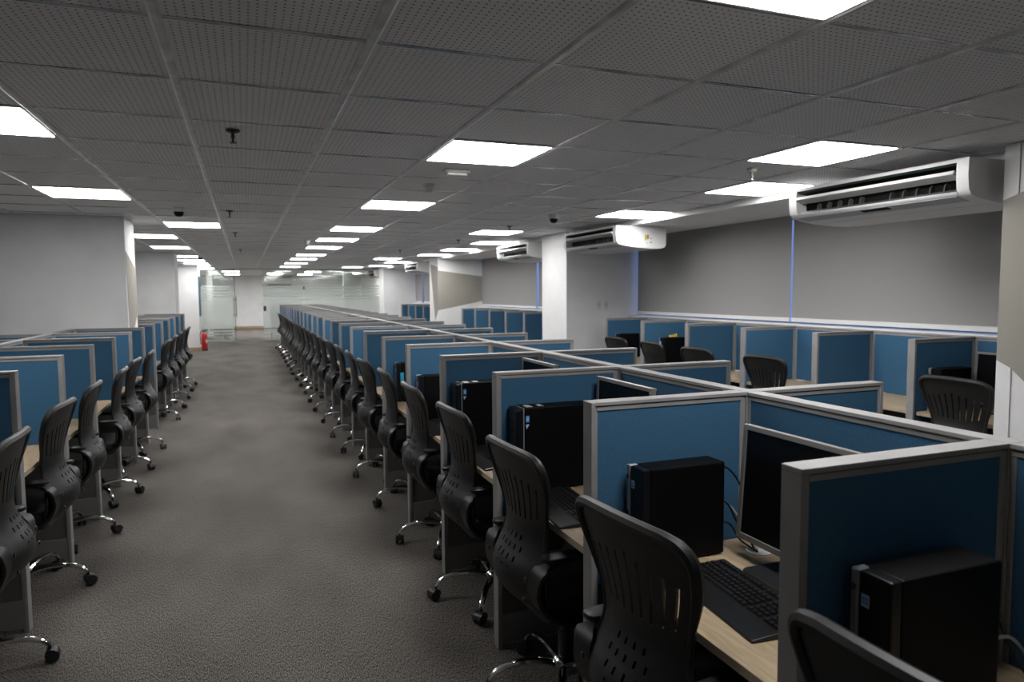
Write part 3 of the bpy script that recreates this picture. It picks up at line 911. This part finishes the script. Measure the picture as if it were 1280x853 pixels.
# cables at the two nearest places
def cable(label, pts, r=.0035, mt='black'):
    tag(put('cable', MB().sweep(bez(pts, 6), circ(r, 6), False).mesh('cable', mt, 0, 1, True)), label, 'cable')
yb = YK(0)-G-.018-.05
cable('black cable looping from the top rear of the second computer tower', [(1.475, yb, DESK+.28), (1.52, yb+.005, DESK+.275), (1.565, yb-.005, DESK+.21), (1.575, yb-.01, DESK+.10), (1.580, YK(0)-.155, DESK+.004)])
cable('black cable from the middle rear of the second computer tower to the grommet', [(1.475, yb, DESK+.17), (1.52, yb, DESK+.15), (1.56, yb, DESK+.08), (1.590, YK(0)-.16, DESK+.004)])
cable('pale cable at the rear of the second computer tower', [(1.472, yb+.01, DESK+.15), (1.51, yb+.01, DESK+.155), (1.55, yb, DESK+.12), (1.585, YK(0)-.165, DESK+.004)], .003, 'offwhite')
cable('black cable low at the rear of the second computer tower', [(1.475, yb-.01, DESK+.10), (1.52, yb-.01, DESK+.085), (1.555, yb-.02, DESK+.03), (1.582, YK(0)-.17, DESK+.004)])
yb = YK(-1)-G-.026-.05
cable('black cable behind the nearest computer tower', [(1.465, yb, DESK+.20), (1.51, yb, DESK+.18), (1.55, yb-.01, DESK+.09), (1.580, YK(-1)-.155, DESK+.004)], .0045)
cable('grey cable behind the nearest computer tower', [(1.465, yb, DESK+.09), (1.50, yb-.02, DESK+.13), (1.56, yb-.02, DESK+.10), (1.590, YK(-1)-.165, DESK+.004)], .004, 'bezel')
cable('grey cable hanging beside a tower in the window cubicles', [(4.985, YR[1][5]-.09, DESK+.27), (5.02, YR[1][5]-.1, DESK+.2), (5.0, YR[1][5]-.15, DESK+.08), (5.04, YR[1][5]-.13, DESK+.004)], .005, 'offwhite')

# ------------------------------------------------------------------ air conditioners
def ac_meshes(L):
    """ceiling cassette running along y from 0 to L, air outlet on -x side; top at z=0"""
    full = [(0, 0), (-.004, -.10), (.006, -.185), (.03, -.215), (.10, -.232), (.25, -.252), (.45, -.262), (.60, -.263), (.655, -.250), (.675, -.22), (.68, -.02), (.66, 0)]
    notch = [(0, 0), (-.001, -.022), (.11, -.036), (.11, -.175), (.007, -.190), (.010, -.196), (.03, -.215), (.10, -.232), (.25, -.252), (.45, -.262), (.60, -.263), (.655, -.250), (.675, -.22), (.68, -.02), (.66, 0)]
    d = {}
    d['body'] = MB().prism(full, 'y', 0, .075).prism(full, 'y', L-.075, L).prism(notch, 'y', .075, L-.075).mesh('body', 'white', 0, 1, True)
    d['air_outlet'] = MB().prism([(.095, -.034), (.109, -.036), (.109, -.176), (.095, -.177)], 'y', .076, L-.076).mesh('air_outlet', 'ac_dark')
    d['outlet_lip'] = MB().prism([(.009, -.1895), (.10, -.176), (.10, -.164), (.018, -.176)], 'y', .076, L-.076).prism([(.003, -.0228), (.10, -.035), (.10, -.048), (.012, -.036)], 'y', .076, L-.076).mesh('outlet_lip', 'ac_green')
    d['flap'] = MB().prism([(-.022, -.088), (-.012, -.066), (.060, -.100), (.052, -.116)], 'y', .082, L-.082).mesh('flap', 'white', .002)
    d['grey_strip'] = MB().prism([(.032, -.2155), (.100, -.2322), (.135, -.2370), (.135, -.2395), (.098, -.2350), (.030, -.2180)], 'y', .09, L-.06).mesh('grey_strip', 'ac_grey')
    d['display'] = MB().prism([(.045, -.2190), (.085, -.2290), (.085, -.2330), (.044, -.2225)], 'y', L*.5-.13, L*.5+.09).mesh('display', 'ac_dark')
    d['intake_grille'] = MB().prism([(.26, -.2522), (.60, -.2632), (.60, -.2665), (.26, -.2555)], 'y', .08, L-.08).mesh('intake_grille', 'white', .002)
    return d
vane_me = MB().prism([(.035, 0), (.075, 0), (.085, .05), (.06, .056), (.045, .045)], 'y', -.003, .003).mesh('vane', 'vane')
acd = ac_meshes(1.42)
rod_me = MB().lathe([(.005, 0), (.005, .06)], 8).mesh('hanging_rod', 'chrome')
def ac(label, loc, sticker=False):
    t = thing('air_conditioner', label, 'air conditioner', loc, 0, 'white ceiling air conditioners along the windows')
    build(t, acd)
    for i in range(5):
        for y0 in (.18, .80):
            put('vane', vane_me, t, (0, y0+.095*i, -.181))
    zt = 2.392-loc[2]
    for x in (.24, .58):
        for y in (.05, 1.37):
            put('hanging_rod', MB().lathe([(.005, -.002), (.005, zt+.002)], 8).mesh('rod', 'chrome'), t, (x, y, 0))
    if sticker:
        s = put('energy_label', BX(.36, .49, -.0012, 0, -.205, -.085).mesh('energy_label', 'white'), t)
        for i, c in enumerate(('lgreen', 'yellow', 'orange', 'red')):
            put('label_arrow', BX(.385+.0*i+.012*i, .40+.012*i, -.002, -.001, -.15+.0*i-.02*(1-i/3), -.105).mesh('arrow', c), s)
        put('label_text', MB().box(.46, .475, -.002, -.001, -.2, -.185).box(.46, .475, -.002, -.001, -.15, -.14).box(.41, .42, -.002, -.001, -.2, -.192).mesh('print', 'ac_dark'), s)
ZA = 2.387
ac('white ceiling air conditioner with open louvre, the largest, at the upper right', (3.94, 2.855, ZA))
ac('white ceiling air conditioner with a colourful energy label on its end', (4.05, 7.14, ZA), True)
ac('white ceiling air conditioner just beyond the second white pillar', (4.11, 9.95, ZA))
ac('small distant white air conditioner left of the painted pillar', (4.13, 17.4, ZA))
ac('most distant white air conditioner on the window side, before the glass', (4.13, 23.62, ZA))

# ------------------------------------------------------------------ ceiling devices
spr = {'escutcheon': MB().lathe([(.036, 0), (.034, -.008), (.02, -.014), (.012, -.016)], 16).mesh('escutcheon', 'dark_metal', 0, 1, True),
       'sprinkler_stem': MB().lathe([(.008, -.014), (.010, -.04), (.006, -.045), (.006, -.062)], 10).mesh('stem', 'dark_metal'),
       'deflector': MB().lathe([(.018, -.062), (.018, -.065), (.004, -.067)], 12).mesh('deflector', 'dark_metal')}
sprw = {'escutcheon': MB().lathe([(.036, 0), (.034, -.02), (.02, -.03), (.012, -.032)], 16).mesh('escutcheon', 'offwhite', 0, 1, True),
        'sprinkler_stem': MB().lathe([(.008, -.03), (.012, -.06), (.006, -.065), (.006, -.078)], 10).mesh('stem', 'brass'),
        'deflector': MB().lathe([(.016, -.078), (.016, -.081), (.004, -.083)], 12).mesh('deflector', 'brass')}
for x, y, d, lb in ((-.026, 3.85, spr, 'dark ceiling sprinkler nearest the camera, above the corridor'), (-.106, 7.55, spr, 'dark ceiling sprinkler above the corridor, second from the camera'),
                    (-.082, 10.2, spr, 'dark ceiling sprinkler above the corridor, third from the camera'), (-.03, 14.1, spr, 'dark ceiling sprinkler above the corridor, fourth from the camera'),
                    (3.252, 3.885, sprw, 'pale sprinkler between the two bright panels near the air conditioner'), (3.2, 10.65, spr, 'dark sprinkler before the painted pillar, nearer one'),
                    (2.885, 13.6, spr, 'dark sprinkler before the painted pillar, farther one'), (3.16, 8.27, spr, 'dark sprinkler hanging near the window side panels')):
    t = thing('ceiling_sprinkler', lb, 'sprinkler', (x, y, HC+.003), 0, 'ceiling sprinklers'); build(t, d)
cam_m = {'housing': MB().lathe([(.055, 0), (.056, -.03), (.05, -.04)], 20).mesh('housing', 'white', 0, 1, True),
         'dome': MB().lathe([(.046, -.038), (.045, -.055), (.036, -.075), (.02, -.086), (.004, -.088)], 18).mesh('dome', 'screen', 0, 1, True)}
for x, y, lb in ((-.558, 7.45, 'white dome camera on the ceiling above the left chairs'), (3.17, 6.95, 'white dome camera on the ceiling beside the labelled air conditioner'), (-.86, 16.7, 'small distant dome camera near the far left panels')):
    t = thing('dome_camera', lb, 'camera', (x, y, HC+.003), 0, 'dome cameras on the ceiling'); build(t, cam_m)
smk = {'mounting_base': MB().lathe([(.05, 0), (.05, -.012), (.044, -.016)], 18).mesh('mounting_base', 'offwhite', 0, 1, True),
       'sensor_head': MB().lathe([(.042, -.014), (.036, -.036), (.02, -.046), (.018, -.06), (.006, -.062)], 16).mesh('sensor_head', 'offwhite', 0, 1, True)}
for x, y, lb in ((1.36, 5.27, 'beige smoke detector on the ceiling behind the emergency lamp'), (.95, 11.4, 'small distant smoke detector between the ceiling panels')):
    t = thing('smoke_detector', lb, 'smoke detector', (x, y, HC+.003), 0, 'smoke detectors on the ceiling'); build(t, smk)
t = thing('emergency_lamp', 'small oblong white emergency lamp on the ceiling beyond the centre panel', 'lamp', (1.37, 4.60, HC+.002), math.radians(-2))
put('lamp_base', MB().prism(rounded(-.09, .09, -.055, .055, .03), 'z', -.022, 0).mesh('lamp_base', 'offwhite', .006, 2, True), t)
put('lamp_lens', MB().prism(rounded(-.075, .075, -.042, .042, .025), 'z', -.040, -.021).mesh('lamp_lens', 'white', .008, 2, True), t)
m = MB()
for i in range(6): m.box(-.06+.02*i, -.048+.02*i, .036, .046, -.036, -.026)
put('lens_rib', m.mesh('lens_rib', 'white', .003), t)

# outlets on the second pillar
for i, x in enumerate((4.725, 4.835)):
    t = thing('wall_outlet', 'cream outlet plate on the second white pillar, %s one' % ('left', 'right')[i], 'outlet', (x, 8.81, 1.43), 0, 'outlet plates on the pillar')
    put('plate', BX(-.037, .037, -.007, 0, -.058, .058).mesh('plate', 'cream', .003), t)
    put('socket', MB().box(-.018, .018, -.010, -.006, -.025, .025).mesh('socket', 'offwhite', .002), t)
    put('slot', MB().box(-.008, -.005, -.0108, -.0095, -.006, .008).box(.005, .008, -.0108, -.0095, -.006, .008).mesh('slot', 'ac_dark'), t)

# ------------------------------------------------------------------ far glass wall and the room behind it
def pane(n, x0, x1, mt, lb):
    w = struct('window_%d' % n, BX(x0+.003, x1-.003, GLASS-.006, GLASS+.006, .012, HC-.012).mesh('glass_pane', mt))
    return w
pane(5, XL, -1.21, 'frost', ''); pane(6, -1.21, -.33, 'frost', ''); pane(7, .60, 1.95, 'frost', ''); pane(8, 1.95, 3.45, 'frost', ''); pane(9, 3.45, XR, 'frost', '')
struct('trim_2', BX(XL, XR, GLASS-.02, GLASS+.02, HC-.014, HC+.004).mesh('glass_head', 'silver'))
struct('trim_3', MB().box(XL, -.33, GLASS-.015, GLASS+.015, 0, .014).box(.60, XR, GLASS-.015, GLASS+.015, 0, .014).mesh('glass_channel', 'silver'))
dr_ = struct('door_1', BX(-.306, -.294, GLASS+.01, GLASS+.90, .012, HC-.02).mesh('door_glass', 'clear'))
struct('door_handle', MB().lathe([(.012, .78), (.012, 1.52)], 10, (-.255, GLASS+.80, 0)).lathe([(.012, .78), (.012, 1.52)], 10, (-.345, GLASS+.80, 0)).box(-.345, -.255, GLASS+.79, GLASS+.81, .88, .90).box(-.345, -.255, GLASS+.79, GLASS+.81, 1.40, 1.42).mesh('door_handle', 'dark_metal'), dr_)
struct('door_patch', MB().box(-.315, -.285, GLASS+.0, GLASS+.17, .006, .10).box(-.315, -.285, GLASS+.0, GLASS+.17, HC-.12, HC-.01).mesh('door_patch', 'silver'), dr_)
struct('door_edge', BX(-.309, -.291, GLASS+.895, GLASS+.905, .012, HC-.02).mesh('door_edge', 'dark_metal'), dr_)
t = thing('access_reader', 'small black access reader on the glass beside the far doorway', 'reader', (.66, GLASS-.006, 1.02))
put('reader_case', BX(-.045, .045, -.025, -.001, 0, .17).mesh('reader_case', 'black', .006, 2), t)
put('keypad', BX(-.03, .03, -.027, -.0245, .02, .09).mesh('keypad', 'dark_metal'), t)
tag(put('glass_clamp', BX(-.035, .035, -.02, .02, -.05, .05).mesh('glass_clamp', 'dark_metal', .004), None, (1.95, GLASS, 1.80)), 'small dark clamp joining two glass sheets at the far end', 'clamp')
# wall split unit on the back wall
t = thing('wall_air_conditioner', 'white wall air conditioner on the back wall behind the far glass', 'air conditioner', (1.02, FAR, 1.98))
put('body', MB().prism([(0, 0), (-.20, .02), (-.23, .09), (-.22, .33), (-.18, .36), (0, .36)], 'x', 0, 1.15).mesh('body', 'white', .008, 2), t)
put('outlet_flap', MB().prism([(-.195, .012), (-.228, .06), (-.236, .058), (-.203, .006)], 'x', .05, 1.10).mesh('outlet_flap', 'vane'), t)  # flap coloured dark to stand for the shadow under the unit
# folding table, crate, plant, blue screen behind the frosted glass
t = thing('folding_table', 'cream folding table with crossed legs behind the left frosted glass', 'table', (-1.15, 27.6, 0))
put('table_top', BX(-.32, .32, -.5, .5, .69, .72).mesh('table_top', 'tabletop', .005), t)
for y in (-.4, .4):
    for s in (-1, 1):
        put('leg', MB().sweep([(-.27*s, y, .69), (.27*s, y+.02*s, .01)], circ(.014, 8), False).mesh('leg', 'dark_metal'), t)
t = thing('crate_trolley', 'dark trolley with crates behind the left frosted glass', 'trolley', (-.70, 28.6, 0))
for i in range(3):
    put('crate', MB().box(-.22, .22, -.2, .2, .09+.12*i, .10+.12*i).box(-.22, .22, -.2, -.19, .10+.12*i, .19+.12*i).box(-.22, .22, .19, .2, .10+.12*i, .19+.12*i).box(-.22, -.21, -.2, .2, .10+.12*i, .19+.12*i).box(.21, .22, -.2, .2, .10+.12*i, .19+.12*i).mesh('crate', 'ac_dark'), t)
for x in (-.18, .18):
    for y in (-.16, .16): put('wheel', MB().lathe([(.045, -.015), (.045, .015)], 12, (x, y, .045), 'y').mesh('wheel', 'rubber'), t)
t = thing('potted_plant', 'green potted plant, a blur behind the left frosted glass', 'plant', (-.62, 27.0, 0))
put('pot', MB().lathe([(.10, 0), (.14, .26), (.15, .28), (.12, .28)], 14).mesh('pot', 'kick', 0, 1, True), t)
put('stem', MB().sweep([(0, 0, .25), (.01, .01, .6), (0, 0, .9)], circ(.012, 6), False).mesh('stem', 'skirting'), t)
random.seed(11)
for i in range(26):
    a = random.uniform(0, 6.28); h = random.uniform(.55, 1.0); L = random.uniform(.18, .32); e = random.uniform(.1, .9)
    dx, dy, dz = math.cos(a)*math.cos(e), math.sin(a)*math.cos(e), math.sin(e)
    b = MB(); w = .045
    sx, sy = -math.sin(a)*w, math.cos(a)*w
    b.v = [(0, 0, h), (dx*L*.5+sx, dy*L*.5+sy, h+dz*L*.5), (dx*L, dy*L, h+dz*L*.8), (dx*L*.5-sx, dy*L*.5-sy, h+dz*L*.5), (dx*L*.5, dy*L*.5, h+dz*L*.5+.012)]
    b.f = [(0, 1, 4), (1, 2, 4), (2, 3, 4), (3, 0, 4)]
    put('leaf', b.mesh('leaf', 'green'), t)
t = thing('blue_screen', 'blue screen panel, a blur behind the right frosted glass', 'screen', (1.16, 25.9, 0))
put('fabric_panel', BX(-.30, .30, -.02, .02, .45, 1.32).mesh('fabric_panel', 'fabric', .003), t)
put('screen_leg', MB().box(-.30, -.27, -.02, .02, 0.02, .45).box(.27, .30, -.02, .02, .02, .45).box(-.32, -.25, -.2, .2, 0, .02).box(.25, .32, -.2, .2, 0, .02).mesh('screen_leg', 'silver'), t)
struct('pillar', BX(-1.32, -1.12, 28.9, 29.1, 0, HC).mesh('pillar', 'wall'))
struct('pillar', BX(3.5, 3.85, 26.6, 26.9, 0, HC).mesh('pillar', 'wall'))
tag(put('notice_board', BX(0, .02, 0, .75, 0, 1.15).mesh('notice_board', 'teal', .004), None, (-1.2098, 21.85, .97)), 'tall dark teal board on the side of the far left pillar', 'board')

# fire extinguisher
t = thing('fire_extinguisher', 'red fire extinguisher standing at the foot of the far left pillar', 'extinguisher', (-1.09, 21.62, 0))
put('cylinder', MB().lathe([(.07, .02), (.078, .03), (.078, .42), (.07, .47), (.045, .505), (.022, .515)], 18).mesh('cylinder', 'red', 0, 1, True), t)
put('foot_ring', MB().lathe([(.082, 0), (.084, .035), (.078, .04)], 18).mesh('foot_ring', 'black'), t)
put('valve', MB().lathe([(.018, .51), (.018, .56)], 10).box(-.015, .09, -.012, .012, .555, .57).box(-.02, .085, -.01, .01, .59, .60).mesh('valve', 'black', .002), t)
put('hose', MB().sweep(bez([(-.015, 0, .545), (-.07, 0, .56), (-.105, 0, .48), (-.10, 0, .30), (-.092, 0, .18)], 5), circ(.011, 8), False).mesh('hose', 'black', 0, 1, True), t)
put('instruction_label', MB().prism([(.0793*math.cos(a), .0793*math.sin(a)) for a in [math.radians(-60+60*i/8) for i in range(9)]]+[(.077*math.cos(a), .077*math.sin(a)) for a in [math.radians(0-60*i/8) for i in range(9)]], 'z', .22, .32).mesh('instruction_label', 'offwhite'), t)
